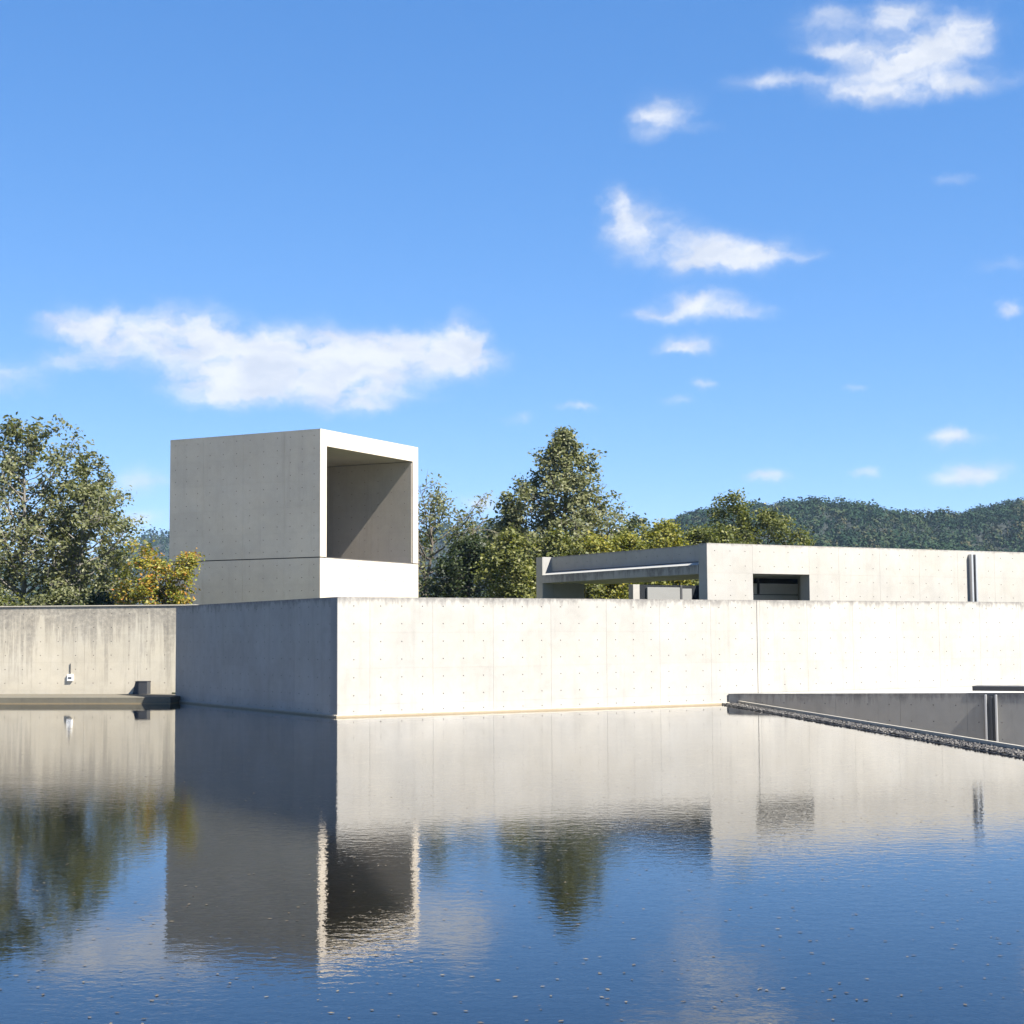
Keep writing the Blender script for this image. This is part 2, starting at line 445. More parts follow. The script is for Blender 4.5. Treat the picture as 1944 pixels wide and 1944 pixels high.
# pool floor and water share the pool outline: ledge at the back, stone edge on the right
E0, E1 = Vector((5.95, 47.0, 0)), Vector((10.25, 6.2, 0))
pool = [(-30, 3.0), (10.58, 3.0), (E1.x, E1.y), (E0.x, E0.y), (5.0, 47.2), (-4.0, 42.0), (-10.6, 51.5), (-12, 52.6), (-30, 55.0)]
pf = tag(prism('pool_floor', pool, -3.3, -.16, 'pebble_floor'), kind='structure')
wv = [(p[0], p[1], 0) for p in pool]
water = tag(link('water', poly_me('water', wv, [tuple(range(len(wv)))]), 'water'), kind='structure')
terr = tag(box('near_terrace', -30, 30, -25, 2.9, -3.35, .36, 'concrete_terrace', None), kind='structure')
court = sheet('court_floor', 5, 45, 2, 60, -3.2, 'concrete_terrace')
# raised garden behind the walls
gp = [(-80, 61.6), (-33, 55.7), (-11.2, 53.02), (-10.4, 52.0), (-3.9, 41.6), (6.45, 47.55), (40, 67.5), (160, 140), (160, 330), (-160, 330), (-160, 61.2)]
garden = tag(prism('garden_ground', gp, -3.3, .25, 'grass'), kind='structure')
# paved terrace between court wall and pool wall
tp = [GC + Vector((.12, .04, 0)), GC + dirv(CY + 90) * 16 + Vector((.15, .25, 0)), LC + r_ * 34 + Vector((-.0, -.03, 0)), LC + r_ * 12.35 + Vector((.02, -.04, 0))]
paving = tag(prism('paved_terrace', [(p.x, p.y) for p in tp], -3.25, .29, 'concrete_terrace'), kind='structure')

# ------------------------------------------------------------------ pool wall (two arms meeting at the near corner)
pw = empty('pool_wall', LC, LY, 'L-shaped bare concrete wall rising straight from the pool, one arm sunlit and one in shade', 'wall')
a1 = box('wall_arm', .0, 30.0, TH, .42, -.3, 2.994, 'concrete_core', pw)
xs = [0.] + [.9 + 1.8 * i for i in range(17)]; xs = [x for x in xs if x < 30.0] + [30.0]
xs[0] = .004
panels(a1, xs, [.30 - .33, .30, 1.2, 2.1, 3.0], TH, 'concrete_pool')
# construction joint that reads darker
box('control_joint', 13.39 - .012, 13.39 + .012, -.0015, .02, .2, 2.99, 'joint_dark', pw, 0)
LLEN = 12.15
a2 = box('wall_arm', TH, .42, .43, LLEN, -.3, 2.994, 'concrete_core', pw)
a2e = box('wall_corner', TH, .42, TH + .0, .427, -.3, 2.99, 'concrete_core', pw)
# left arm panels: local frame turned so that x runs from the far end towards the corner
def turned(parent_obj, name, loc, rotz):
    pass
def panels_left(parent, length, ys, zs, mat, x=TH, holes=True, flip=False):
    """panels on a face looking along local -x (or +x when flip); ys are distances along local y"""
    for i in range(len(ys) - 1):
        for j in range(len(zs) - 1):
            w = ys[i + 1] - ys[i]
            o = link('panel', panel_me(w, zs[j + 1] - zs[j], mat, holes), None, parent)
            if flip:
                o.location = (x, ys[i], zs[j]); o.rotation_euler.z = R(90)
            else:
                o.location = (x, ys[i + 1], zs[j]); o.rotation_euler.z = R(-90)
panels_left(a2, LLEN, [.003] + splits(LLEN, .9, 1.8)[1:], [-.03, .30, 1.2, 2.1, 3.0], 'concrete_pool')
# low footing along both arms at the waterline
box('footing', -.06, 12.3, -.075, -.003, -.15, .062, 'concrete_kerb', pw, .012)
box('footing', -.075, -.003, -.003, LLEN, -.15, .062, 'concrete_kerb', pw, .012)

# ------------------------------------------------------------------ boundary wall at the back left, with ledge
BYAW = 97.0
bd = dirv(BYAW)
B0 = Vector((-11.06, 52.78, 0)) + bd * -22     # far left end
bw = empty('boundary_wall', B0, BYAW, 'weather-streaked cream concrete wall behind the ledge, under the tall left trees', 'wall')
bcore = box('wall_core', 0, 22.8, TH, .38, -.3, 3.0, 'concrete_core', bw)
panels(bcore, splits(22.8, 1.1, 1.8), [-.06, .33, 1.23, 2.13, 3.03], TH, 'concrete_boundary')
box('coping', -.01, 22.81, -.03, .41, 3.035, 3.075, 'concrete_kerb', bw, .01)
lg = box('pool_ledge', 0, 22.95, -2.75, -.004, -.3, .205, 'concrete_ledge', None, .02)
lg.location = B0; lg.rotation_euler.z = R(90 - BYAW)
tag(lg, 'low olive-grey concrete ledge along the foot of the streaked cream wall', 'ledge')
# small white wall lamp
wl = empty('wall_lamp', B0 + bd * (22 - 3.37) + Vector((0, 0, .73)), BYAW, 'small white rectangular lamp with dark slot fixed low on the streaked wall', 'lamp')
box('housing', -.1, .1, -.05, -.002, -.11, .11, 'white_paint', wl, .012)
box('slot', -.065, .065, -.054, -.049, -.035, .025, 'dark_steel', wl, .001)
box('conduit', -.012, .012, -.022, -.002, .121, .46, 'dark_steel', wl, .002)

# dark wedge-shaped block with a thin top plate, standing on the ledge
wb = empty('dark_wedge', B0 + bd * (22 - .90) + Vector((0, 0, .205)), BYAW, 'dark grey wedge-shaped block on the ledge against the streaked wall', 'box')
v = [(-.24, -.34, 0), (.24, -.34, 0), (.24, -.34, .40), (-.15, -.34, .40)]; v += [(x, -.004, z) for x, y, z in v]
link('body', poly_me('body', v, [(0, 1, 2, 3), (7, 6, 5, 4), (3, 2, 6, 7), (0, 3, 7, 4), (1, 5, 6, 2), (0, 4, 5, 1)]), 'wedge_grey', wb)
box('top_plate', -.165, .255, -.352, -.002, .402, .418, 'wedge_grey', wb, .003)

# ------------------------------------------------------------------ cube pavilion
CT = 9.245; CG = 4.745; S = 6.62; TW = .40
cb = empty('cube_pavilion', CC, CY, 'tall concrete cube open on its sunlit side, standing behind the pool wall', 'pavilion')
# local x along the sunlit front, y into the cube
lw = box('side_wall', TH, TW, TH, S, CG + .035, CT - .003, 'concrete_core', cb)
panels_left(lw, S, [.004, 1.52, 3.31, 5.09, S], rows(CG + .035, CT), 'concrete_cube', holes=True)
front_mat = 'concrete_cube'
def front_panel(x0, x1, z0, z1, holes=False):
    link('panel', panel_me(x1 - x0, z1 - z0, front_mat, holes), None, fr_l, (x0, TH, z0))
fr_l = box('front_frame', TH + .004, TW, TH, TH + .05, CG + .035, CT - .01, 'concrete_core', cb)
for za, zb in zip(rows(CG + .035, CT)[:-1], rows(CG + .035, CT)[1:]):
    front_panel(.004, TW, za, zb)
rw = box('side_wall', S - TW, S, TH, S, CG + .035, CT - .003, 'concrete_core', cb)
for za, zb in zip(rows(CG + .035, CT)[:-1], rows(CG + .035, CT)[1:]):
    link('panel', panel_me(TW, zb - za, front_mat, False), None, rw, (S - TW, TH, za))
for x0, x1 in ((TW, 3.35), (3.35, S - TW)):
    link('panel', panel_me(x1 - x0, .58, front_mat, False), None, fr_l, (x0, TH, CT - .58))
panels_left(rw, S, [.052, 1.85, 3.65, 5.45, S - .36], rows(CG + .05, CT - .6), 'concrete_cube', x=S - TW)
roof = box('roof_slab', TW + .002, S - TW - .002, TH, S, CT - .575, CT - .004, 'concrete_cube', cb)
bk = box('back_wall', TW + .002, S - TW - .002, S - .35, S - .003, CG - .3, CT - .58, 'concrete_core', cb)
fl = box('floor_slab', TW + .002, S - TW - .002, .06, S - .36, CG - .4, CG - .02, 'concrete_terrace', cb)
gr = box('shadow_joint', .03, S - .03, .03, S - .03, CG, CG + .034, 'joint_dark', cb, 0)
base = box('base_block', TH, S - .01, TH, S - .01, .2, CG - .42, 'concrete_core', cb)
bfront = box('base_parapet', TH, S - .01, TH, TW, CG - .415, CG - .001, 'concrete_core', cb)
bleft = box('base_parapet', TH, TW - .0, TW + .002, S - .01, CG - .415, CG - .001, 'concrete_core', cb)
panels(base, [.004, 1.55, 3.35, 5.15, S], rows(.3, CG - .001), TH, 'concrete_cube')
panels_left(base, S, [.004, 1.52, 3.31, 5.09, S], rows(.3, CG - .001), 'concrete_cube')

# ------------------------------------------------------------------ gallery building on the right
GT = 4.85
gb = empty('gallery_building', BC, LY, 'long low flat-roofed concrete building with recessed side canopy behind the pool wall', 'building')
WX0, WX1, WZ = 1.81, 4.14, 3.92
f1 = box('facade_wall', TH, WX0, TH, .45, .25, GT - .005, 'concrete_core', gb)
panels(f1, [.004, WX0], rows(.3, GT, .93), TH, 'concrete_gallery')
f2 = box('lintel', WX0 + .002, WX1 - .002, TH, .45, WZ + .004, GT - .005, 'concrete_core', gb)
panels(f2, [WX0, WX1], [WZ, GT], TH, 'concrete_gallery')
f3 = box('facade_wall', WX1, 29.5, TH, .45, .25, GT - .005, 'concrete_core', gb)
panels(f3, [WX1] + [5.41 + 1.8 * i for i in range(14)] + [29.5], rows(.3, GT, .93), TH, 'concrete_gallery')
f4 = box('sill_wall', WX0 + .002, WX1 - .002, TH, .45, .25, 1.4, 'concrete_core', gb)
# end pier: side face of the facade wall
panels_left(f1, .43, [.004, .43], rows(.3, GT, 1.6), 'concrete_gallery', holes=False)
fp = box('end_pier', TH, .45, 9.74, 10.17, .25, GT - .004, 'concrete_core', gb)
panels_left(fp, .43, [9.74, 10.17], rows(.3, GT, .95), 'concrete_gallery', holes=False)
par = box('parapet', .40, .72, .455, 9.735, 4.31, GT - .003, 'concrete_core', gb)
panels_left(par, 9, [.46, 2.26, 4.06, 5.86, 7.66, 9.73], [4.32, GT], 'concrete_gallery', x=.40)
# canopy slab with weathered edge; its top falls outwards
v = [(-.004, .456, 3.90), (-.004, .456, 4.185), (.13, .456, 4.255), (.40, .456, 4.30), (3.0, .456, 4.30), (3.0, .456, 3.90)]
v += [(x, 9.734, z) for x, y, z in v]
cs = link('canopy_slab', poly_me('canopy_slab', v, [(0, 1, 2, 3, 4, 5), (11, 10, 9, 8, 7, 6)] + [(i, i + 6, (i + 1) % 6 + 6, (i + 1) % 6) for i in range(6)]), ['concrete_fascia', 'concrete_terrace'], gb)
for i in (3, 4): cs.data.polygons[i].material_index = 1
# rear wall of the covered court seen through the side opening
rb = 9.76
box('rear_wall', .46, 1.81, rb, rb + .3, .25, 3.895, 'concrete_core', gb)
box('rear_pier', 4.0, 4.3, rb, rb + .3, .25, 3.895, 'concrete_gallery', gb)
box('dark_door', 4.303, 4.655, rb + .1, rb + .16, .25, 3.895, 'glass', gb, 0)
box('pale_wall', 4.66, 6.18, rb, rb + .2, .25, 3.80, 'grey_panel', gb)
box('mullion', 6.183, 6.28, rb - .02, rb + .1, .25, 3.89, 'dark_steel', gb)
box('pale_wall', 6.283, 6.76, rb + .03, rb + .2, .25, 3.76, 'grey_panel', gb)
box('clerestory_glass', 4.66, 7.4, rb + .21, rb + .24, .25, 3.895, 'glass', gb, 0)
# room behind the facade opening
iw = 2.75
box('inner_wall', 2.6, 7.4, iw, iw + .25, .25, 3.72, 'pale_panel', gb)
box('clerestory_glass', 2.6, 7.35, iw + .08, iw + .12, 3.723, 3.896, 'glass', gb, 0)
box('window_post', 4.20, 4.28, iw - .05, iw - .003, 3.36, 3.89, 'dark_steel', gb, .003)
box('rail', 2.6, 7.3, iw - .02, iw - .001, 3.33, 3.352, 'joint_dark', gb, 0)
box('return_wall', 5.95, 6.2, .455, iw - .06, .25, 3.895, 'concrete_core', gb)
box('room_ceiling', 3.003, 7.4, .456, 3.05, 3.90, 4.2, 'concrete_core', gb)
box('roof_slab', 7.42, 29.4, .46, 10.1, 4.31, 4.6, 'concrete_core', gb)
box('back_wall', 7.45, 29.4, 9.8, 10.1, .25, 4.305, 'concrete_core', gb)
box('far_end_wall', 29.1, 29.5, .46, 9.79, .25, 4.305, 'concrete_core', gb)

# steel joint covers
def joint_cover(name, loc, yaw, label, z0, z1, w, proj, tube=.045):
    e = empty(name, loc, yaw, label, 'steel channel', 'steel joint covers')
    box('backing_plate', -w / 2, w / 2, -.012, -.001, z0, z1, 'dark_steel', e, .001)
    for s in (-1, 1):
        box('flange', s * w / 2 - tube / 2, s * w / 2 + tube / 2, -proj, -.013, z0, z1, 'steel', e, .006)
    box('web', -.03, .03, -proj * .55, -.013, z0, z1 - .04, 'dark_steel', e, .004)
    return e
joint_cover('joint_cover', BC + r_ * 11.47, LY, 'upright stainless steel joint cover on the sunlit gallery facade', .3, 4.72, .20, .16, .085)

# ------------------------------------------------------------------ sunken court wall, slab and joint cover
GY = CY + 90
cw = empty('court_wall', GC, GY, 'grey shaded concrete wall on the far side of the sunken court beyond the stone edge', 'wall')
def slope_box(name, L, y0, y1, z0, za, zb, mat, parent):
    v = [(0, y0, z0), (L, y0, z0), (L, y0, zb), (0, y0, za), (0, y1, z0), (L, y1, z0), (L, y1, zb), (0, y1, za)]
    return link(name, poly_me(name, v, [(0, 1, 2, 3), (7, 6, 5, 4), (3, 2, 6, 7), (0, 3, 7, 4), (1, 5, 6, 2), (0, 4, 5, 1)]), mat, parent)
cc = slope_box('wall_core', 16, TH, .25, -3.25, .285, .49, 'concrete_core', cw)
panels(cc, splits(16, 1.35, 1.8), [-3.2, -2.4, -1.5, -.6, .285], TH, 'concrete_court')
link('coping', poly_me('coping', [(0, 0, .288), (16, 0, .288), (16, 0, .51), (0, 0, .302), (0, .26, .288), (16, .26, .288), (16, .26, .51), (0, .26, .302)],
     [(0, 1, 2, 3), (7, 6, 5, 4), (3, 2, 6, 7), (0, 3, 7, 4), (1, 5, 6, 2), (0, 4, 5, 1)]), 'concrete_court', cw)
joint_cover('joint_cover', GC + dirv(GY) * 7.39, GY, 'upright stainless steel joint cover on the grey court wall', -3.2, .36, .27, .10, .05)
sl = box('stone_slab', 6.9, 16, -.02, .6, .455, .585, 'dark_stone', None, .01)
sl.location = GC; sl.rotation_euler.z = R(90 - GY)
tag(sl, 'dark stone slab lying on top of the grey court wall', 'slab')

# ------------------------------------------------------------------ pebble edge of the pool
ev = (E1 - E0); EL = ev.length; eyaw = math.degrees(math.atan2(ev.x, ev.y))
pe = empty('pool_edge', E0, eyaw, 'dark pebble overflow edge running along the right side of the pool', 'pool edge')
# local x runs towards the viewer, +y is away from the water? (into the court side is -y when walking this way)
sgn = -1 if (dirv(eyaw - 90).x > 0) else 1
# choose the side away from the pool
side = Vector((1, .1, 0)); ly_axis = Vector((-math.cos(R(eyaw)), math.sin(R(eyaw)), 0))
sg = 1 if ly_axis.dot(side) > 0 else -1
def ybox(name, x0, x1, ya, yb, z0, z1, mat, bev=.004):
    y0, y1 = sorted((sg * ya, sg * yb)); return box(name, x0, x1, y0, y1, z0, z1, mat, pe, bev)
ybox('edge_beam', .0, EL, .0, .47, -3.2, .01, 'joint_dark')
ybox('coping', .0, EL, .475, .545, -3.2, .105, 'concrete_kerb')
rng = np.random.default_rng(5)
ico = bmesh.new(); bmesh.ops.create_icosphere(ico, subdivisions=1, radius=1)
icv = np.array([v.co[:] for v in ico.verts]); icf = np.array([[v.index for v in f.verts] for f in ico.faces]); ico.free()
def cloud_mesh(name, pos, siz, rg, jit=.18):
    """many small rounded stones in one mesh"""
    n = len(pos); V = np.repeat(icv[None], n, 0) * (1 + rg.normal(0, jit, (n, len(icv), 1)))
    V = V * siz[:, None, :]
    a = rg.uniform(0, 6.28, n); c, s = np.cos(a), np.sin(a)
    x = V[..., 0] * c[:, None] - V[..., 1] * s[:, None]; y = V[..., 0] * s[:, None] + V[..., 1] * c[:, None]
    V = np.stack([x, y, V[..., 2]], -1) + pos[:, None, :]
    Fc = (icf[None] + (np.arange(n) * len(icv))[:, None, None]).reshape(-1, 3)
    me = bpy.data.meshes.new(name)
    me.vertices.add(n * len(icv)); me.vertices.foreach_set('co', V.reshape(-1))
    me.loops.add(Fc.size); me.loops.foreach_set('vertex_index', Fc.reshape(-1).astype(np.int32))
    me.polygons.add(len(Fc)); me.polygons.foreach_set('loop_start', np.arange(0, Fc.size, 3, dtype=np.int32))
    me.update(calc_edges=True)
    at = me.attributes.new('tint', 'FLOAT', 'FACE'); at.data.foreach_set('value', np.repeat(rg.random(n), len(icf)).astype(np.float32))
    return me
ns = 13000
sp = np.stack([rng.uniform(.05, EL - .05, ns), sg * rng.uniform(.02, .46, ns), rng.uniform(.012, .04, ns)], 1)
ss = rng.uniform(.014, .03, (ns, 1)) * np.array([[1.2, .9, .65]]) * rng.uniform(.8, 1.2, (ns, 3))
leaf_mat('pebble', [(.016, .015, .0145), (.036, .034, .032), (.066, .06, .056), (.15, .14, .125)], 0.)
st = link('pebbles', cloud_mesh('pebbles', sp, ss, rng), 'pebble', pe); st['kind'] = 'stuff'

# ------------------------------------------------------------------ fallen leaves floating on the pool
def quad_mesh(name, cen, u, w, tint, bend=0.):
    """leaf-like quads: diamond with long axis u and half width w"""
    n = len(cen)
    nn = np.cross(u, w); nn /= (np.linalg.norm(nn, axis=1, keepdims=True) + 1e-9)
    ln = np.linalg.norm(w, axis=1, keepdims=True)
    V = np.stack([cen - u, cen - .05 * u + w + nn * ln * bend, cen + u, cen + .1 * u - w + nn * ln * bend], 1)
    me = bpy.data.meshes.new(name)
    me.vertices.add(n * 4); me.vertices.foreach_set('co', V.reshape(-1).astype(np.float32))
    me.loops.add(n * 4); me.loops.foreach_set('vertex_index', np.arange(n * 4, dtype=np.int32))
    me.polygons.add(n); me.polygons.foreach_set('loop_start', np.arange(0, n * 4, 4, dtype=np.int32))
    me.update(calc_edges=True)
    at = me.attributes.new('tint', 'FLOAT', 'FACE'); at.data.foreach_set('value', np.clip(tint, 0, 1).astype(np.float32))
    return me
nl = 2600
yl = 6 + 34 * rng.random(nl) ** 1.25
xl = rng.uniform(-.36, .36, nl) * yl
keep = (xl < 9.0 - (yl - 6) * .1) & (yl < 36) & (rng.random(nl) < np.clip(1.1 - yl / 45, .2, 1))
xl, yl = xl[keep], yl[keep]; nl = len(xl)
th = rng.uniform(0, 6.28, nl); szz = rng.uniform(.007, .018, nl)
cen = np.stack([xl, yl, np.full(nl, .004)], 1)
u = np.stack([np.cos(th), np.sin(th), rng.normal(0, .02, nl)], 1) * szz[:, None] * 1.25
w = np.stack([-np.sin(th), np.cos(th), rng.normal(0, .02, nl)], 1) * szz[:, None] * .7
tag(link('floating_leaves', quad_mesh('floating_leaves', cen, u, w, rng.random(nl), .06), 'leaf_litter'),
    'small pale fallen leaves floating on the pool', 'leaves', kind='stuff')


# ------------------------------------------------------------------ trees
def unit(v): return v / (np.linalg.norm(v) + 1e-9)


def make_tree(name, label, base, H, env, leaf, seed, n_limb=40, tmin=.12, rise=.55, n_leaf=14000, lsize=.11, bark='bark',
              group=None, lean=(0, 0), spread=.22, trunk_r=None, fork=1, cat='tree', sub=5, tintbias=0., clump=.5, n_twig=0):
    rg = np.random.default_rng(seed)
    root = empty(name, base, None, label, cat, group)
    tr = trunk_r or H * .016
    stems = []
    for k in range(fork):
        tip = np.array([lean[0], lean[1], H]) if fork == 1 else np.array([lean[0] + rg.normal(0, .16 * H), lean[1] + rg.normal(0, .12 * H), H * rg.uniform(.8, 1.)])
        n = 9
        pts = [np.array([0, 0, 0.])]
        for i in range(1, n):
            s = i / (n - 1)
            pts.append(np.array([tip[0] * s ** 1.3, tip[1] * s ** 1.3, tip[2] * s]) + rg.normal(0, .010 * H, 3) * np.array([1, 1, .2]) * (s < 1))
        stems.append(np.array(pts))
    paths = [(list(p), [tr * (1.25 if i == 0 else 1) * (1 - .92 * i / 8) / (1 + .25 * (fork - 1)) for i in range(9)], 7) for p in stems]
    lp, lt = [], []         # leaf cluster centres with spread
    ga = rg.uniform(0, 6.28)
    for k in range(n_limb):
        t = tmin + (0.985 - tmin) * ((k + rg.random()) / n_limb)
        p = stems[k % fork]; s = t * 8; i0 = min(int(s), 7); st = p[i0] + (p[i0 + 1] - p[i0]) * (s - i0)
        ga += 2.4 + rg.normal(0, .35)
        reach = max(.12, env(t) * rg.uniform(.62, 1.12))
        out = np.array([math.cos(ga), math.sin(ga), 0])
        n = 5; pl = []
        for i in range(n):
            q = i / (n - 1)
            pl.append(st + out * reach * q + np.array([0, 0, 1]) * reach * rise * q ** 1.4 + rg.normal(0, .035 * reach, 3) * (i > 0))
        r0 = min(tr * .55, .02 + .018 * reach) * (1 - .4 * t)
        paths.append((pl, [r0 * (1 - .8 * i / (n - 1)) for i in range(n)], 5))
        lp.append(pl[-1]); lt.append(1.)
        ms = max(2, int(sub * (.6 + reach / 2.2)))
        ctint = rg.normal(0, .14)
        for j in range(ms):
            q = rg.uniform(.22, 1.) ** .8; s2 = q * (n - 1); i0 = min(int(s2), n - 2)
            a = pl[i0] + (pl[i0 + 1] - pl[i0]) * (s2 - i0)
            dv = unit(out * rg.uniform(.1, .9) + rg.normal(0, .62, 3) + np.array([0, 0, .35]))
            ln = reach * rg.uniform(.18, .42)
            e = a + dv * ln
            m_ = (a + e) / 2 + rg.normal(0, .06 * ln, 3)
            paths.append(([a, m_, e], [r0 * .4, r0 * .28, r0 * .12], 3))
            for q2 in (.45, .75, 1.):
                lp.append(a + (e - a) * q2); lt.append(1.)
            for _ in range(n_twig):
                dv2 = unit(dv + rg.normal(0, .6, 3)); e2 = m_ + dv2 * ln * rg.uniform(.4, .9)
                paths.append(([m_, (m_ + e2) / 2 + rg.normal(0, .03, 3), e2], [r0 * .22, r0 * .16, r0 * .08], 3))
                lp.append(e2); lt.append(1.)
    lp = np.array(lp)
    cl = rg.integers(0, len(lp), n_leaf)
    ctint = rg.normal(0, .16, len(lp)); cw = rg.random(len(lp)) < .88
    cl = cl[cw[cl]]; n_leaf = len(cl)
    cen = lp[cl] + rg.normal(0, 1, (n_leaf, 3)) * spread * np.array([1, 1, .75])
    cen[:, 2] = np.maximum(cen[:, 2], .15)
    th = rg.uniform(0, 6.28, n_leaf)
    nv = rg.normal(0, .55, (n_leaf, 3)) + np.array([0, 0, .55]); nv += unit(cen - np.array([0, 0, H * .5])) * 0
    rad = cen[:, :2] / (np.linalg.norm(cen[:, :2], axis=1, keepdims=True) + .3); nv[:, :2] += rad * .5
    nv /= np.linalg.norm(nv, axis=1, keepdims=True)
    h = np.stack([np.cos(th), np.sin(th), rg.normal(0, .3, n_leaf)], 1)
    uu = h - nv * np.sum(h * nv, 1, keepdims=True); uu /= np.linalg.norm(uu, axis=1, keepdims=True)
    ww = np.cross(nv, uu)
    sz = lsize * rg.uniform(.55, 1.3, n_leaf)[:, None]
    tint = .42 + tintbias + ctint[cl] + rg.normal(0, .2, n_leaf)
    link('crown', quad_mesh('crown', cen, uu * sz, ww * sz * .58, tint, .25), leaf, root)
    link('trunk', tubes_mesh('trunk', paths[:fork]), bark, root)
    br = link('branches', tubes_mesh('branches', paths[fork:]), bark, root)
    return root


def env_cone(w, p=.8): return lambda t: w * (1 - t) ** p + .12
def env_oval(w, peak=.45): return lambda t: w * max(.08, math.sin(math.pi * min(.97, max(.06, (t ** (math.log(.5) / math.log(peak))))))) ** .75
def env_vase(w): return lambda t: w * (.35 + .9 * t) * (1.05 - max(0, t - .8) * 2.6)


GZ = .25
TG1, TG2, TG3 = 'tall trees behind the streaked wall', 'trees between the cube and the gallery', 'low leafy trees behind the gallery roof'
# left group
make_tree('tall_tree', 'tallest airy olive-green tree with pointed top behind the streaked wall', (-21.3, 71, GZ), 11.2, env_oval(3.3, .38), 'leaf_olive', 11,
          50, .16, .8, 11500, .10, 'bark_grey', TG1, (-.2, 0), .19, .17, 1, sub=5, n_twig=1)
make_tree('tall_tree', 'slender olive-green tree right beside the tallest one, with a small pointed crown', (-19.6, 73.5, GZ), 10.1, env_oval(2.1, .38), 'leaf_olive', 12,
          34, .2, .8, 5600, .10, 'bark_grey', TG1, (.35, 0), .18, .13, 1, n_twig=1)
make_tree('broad_tree', 'broad round-topped olive-green tree next to the autumn tree, behind the streaked wall', (-19.0, 70, GZ), 8.2, env_oval(2.55, .5), 'leaf_olive', 13,
          46, .14, .65, 11000, .095, 'bark_grey', TG1, (.7, 0), .19, .14, 1, tintbias=.05, n_twig=1)
make_tree('tall_tree', 'olive-green tree at the outer edge of the group behind the streaked wall', (-25.2, 73, GZ), 9.4, env_oval(3.0, .45), 'leaf_olive', 14,
          36, .15, .7, 7000, .10, 'bark_grey', TG1, (0, 0), .19, .13, 1)
for i, (x, y, h, w, nm) in enumerate(((-20.9, 64, 3.7, 1.8, 'low green bush at the foot of the tallest tree'),
                                       (-17.6, 63, 3.5, 1.6, 'low green bush between the tallest tree and the broad tree'),
                                       (-15.6, 62, 3.3, 1.4, 'low green bush beside the autumn tree'),
                                       (-23.6, 66, 4.3, 1.7, 'taller green bush below the outer olive tree'))):
    make_tree('bush', nm, (x, y, GZ), h, env_oval(w, .4), ('leaf_green', 'leaf_olive', 'leaf_dark', 'leaf_green')[i], 30 + i, 30, .05, .5, 7500, .08, 'bark', None, (0, 0), .19, .06, 1, cat='bush')
make_tree('autumn_tree', 'small open tree turning yellow and orange in front of the cube wall', (-12.1, 55.1, GZ), 4.0, env_vase(1.12), 'leaf_autumn', 21,
          32, .2, 1.05, 11000, .062, 'bark', None, (.45, 0), .14, .07, 1, sub=4, tintbias=.04)
make_tree('autumn_bush', 'small orange-tinged bush beside the yellow autumn tree', (-13.15, 55.3, GZ), 3.55, env_oval(.7, .5), 'leaf_autumn', 22,
          20, .15, .6, 2600, .06, 'bark', None, (0, 0), .14, .05, 1, tintbias=.12, cat='bush')
# centre group
make_tree('sparse_tree', 'thin tree with bare dark limbs beside the cube', (-4.3, 80, GZ), 8.4, env_oval(3.4, .6), 'leaf_olive', 41,
          30, .25, .85, 4600, .09, 'bark', TG2, (.3, 0), .22, .18, 1, n_twig=2)
make_tree('dark_tree', 'dense dark green tree between the thin tree and the conical tree', (-1.9, 72, GZ), 5.9, env_oval(2.0, .5), 'leaf_dark', 42,
          44, .08, .5, 16000, .085, 'bark', TG2, (0, 0), .22, .1, 1)
make_tree('conical_tree', 'tall conical tree with pointed tip and sky showing through', (2.75, 85, GZ), 12.6, lambda t: min(4.3, 7.2 * (1 - t) + .03), 'leaf_olive', 43,
          130, .10, .40, 36000, .105, 'bark', TG2, (.05, 0), .19, .17, 1, sub=4, tintbias=.12)
make_tree('slender_tree', 'slim pointed tree close beside the tall conical tree', (-.1, 84, GZ), 9.0, env_cone(2.2, .75), 'leaf_olive', 44,
          50, .12, .75, 6500, .11, 'bark', TG2, (0, 0), .19, .11, 1, tintbias=.08)
make_tree('slender_tree', 'round-shouldered tree between the dark tree and the slim pointed one', (-1.2, 88, GZ), 7.4, env_oval(2.0, .5), 'leaf_olive', 45,
          34, .12, .7, 6000, .105, 'bark', TG2, (0, 0), .2, .1, 1)
make_tree('far_tree', 'greyish round tree standing far behind the yellow-green trees', (7.3, 97, GZ), 8.6, env_oval(2.0, .55), 'leaf_dark', 46,
          30, .2, .6, 6000, .12, 'bark_grey', TG2, (0, 0), .25, .1, 1, tintbias=.25)
# yellow-green belt
belt = [(-.05, 65.5, 6.0, 1.45, 'leaf_green', 'leafy green tree between the dark tree and the gallery pier'),
        (1.75, 68, 6.3, 1.6, 'leaf_green', 'leafy green tree right behind the gallery pier'),
        (3.4, 69, 6.1, 1.6, 'leaf_yellow', 'yellow-green tree in front of the tall conical tree'),
        (5.0, 70, 6.2, 1.6, 'leaf_yellow', 'yellow-green tree seen through the canopy opening'),
        (6.7, 71, 6.9, 1.5, 'leaf_yellow', 'brightest yellow tree behind the gallery canopy'),
        (8.4, 73, 6.7, 1.6, 'leaf_green', 'green tree between the brightest yellow tree and the pointed tree'),
        (10.95, 80, 8.9, 1.9, 'leaf_green', 'pointed tree rising above the gallery roof'),
        (12.6, 80, 8.0, 2.1, 'leaf_green', 'round tree above the gallery roof beside the pointed tree'),
        (9.6, 76, 7.0, 1.7, 'leaf_green', 'green tree at the foot of the pointed tree')]
for i, (x, y, h, w, lm, lab) in enumerate(belt):
    ev_ = env_cone(w * 1.35, .6) if 'pointed tree rising' in lab else env_oval(w, .5)
    make_tree('leafy_tree', lab, (x, y, GZ), h - GZ, ev_, lm, 60 + i, 40, .06, .5, 12500, .082, 'bark', TG3, (0, 0), .2, .09, 1,
              tintbias=.12 if i < 3 else 0)

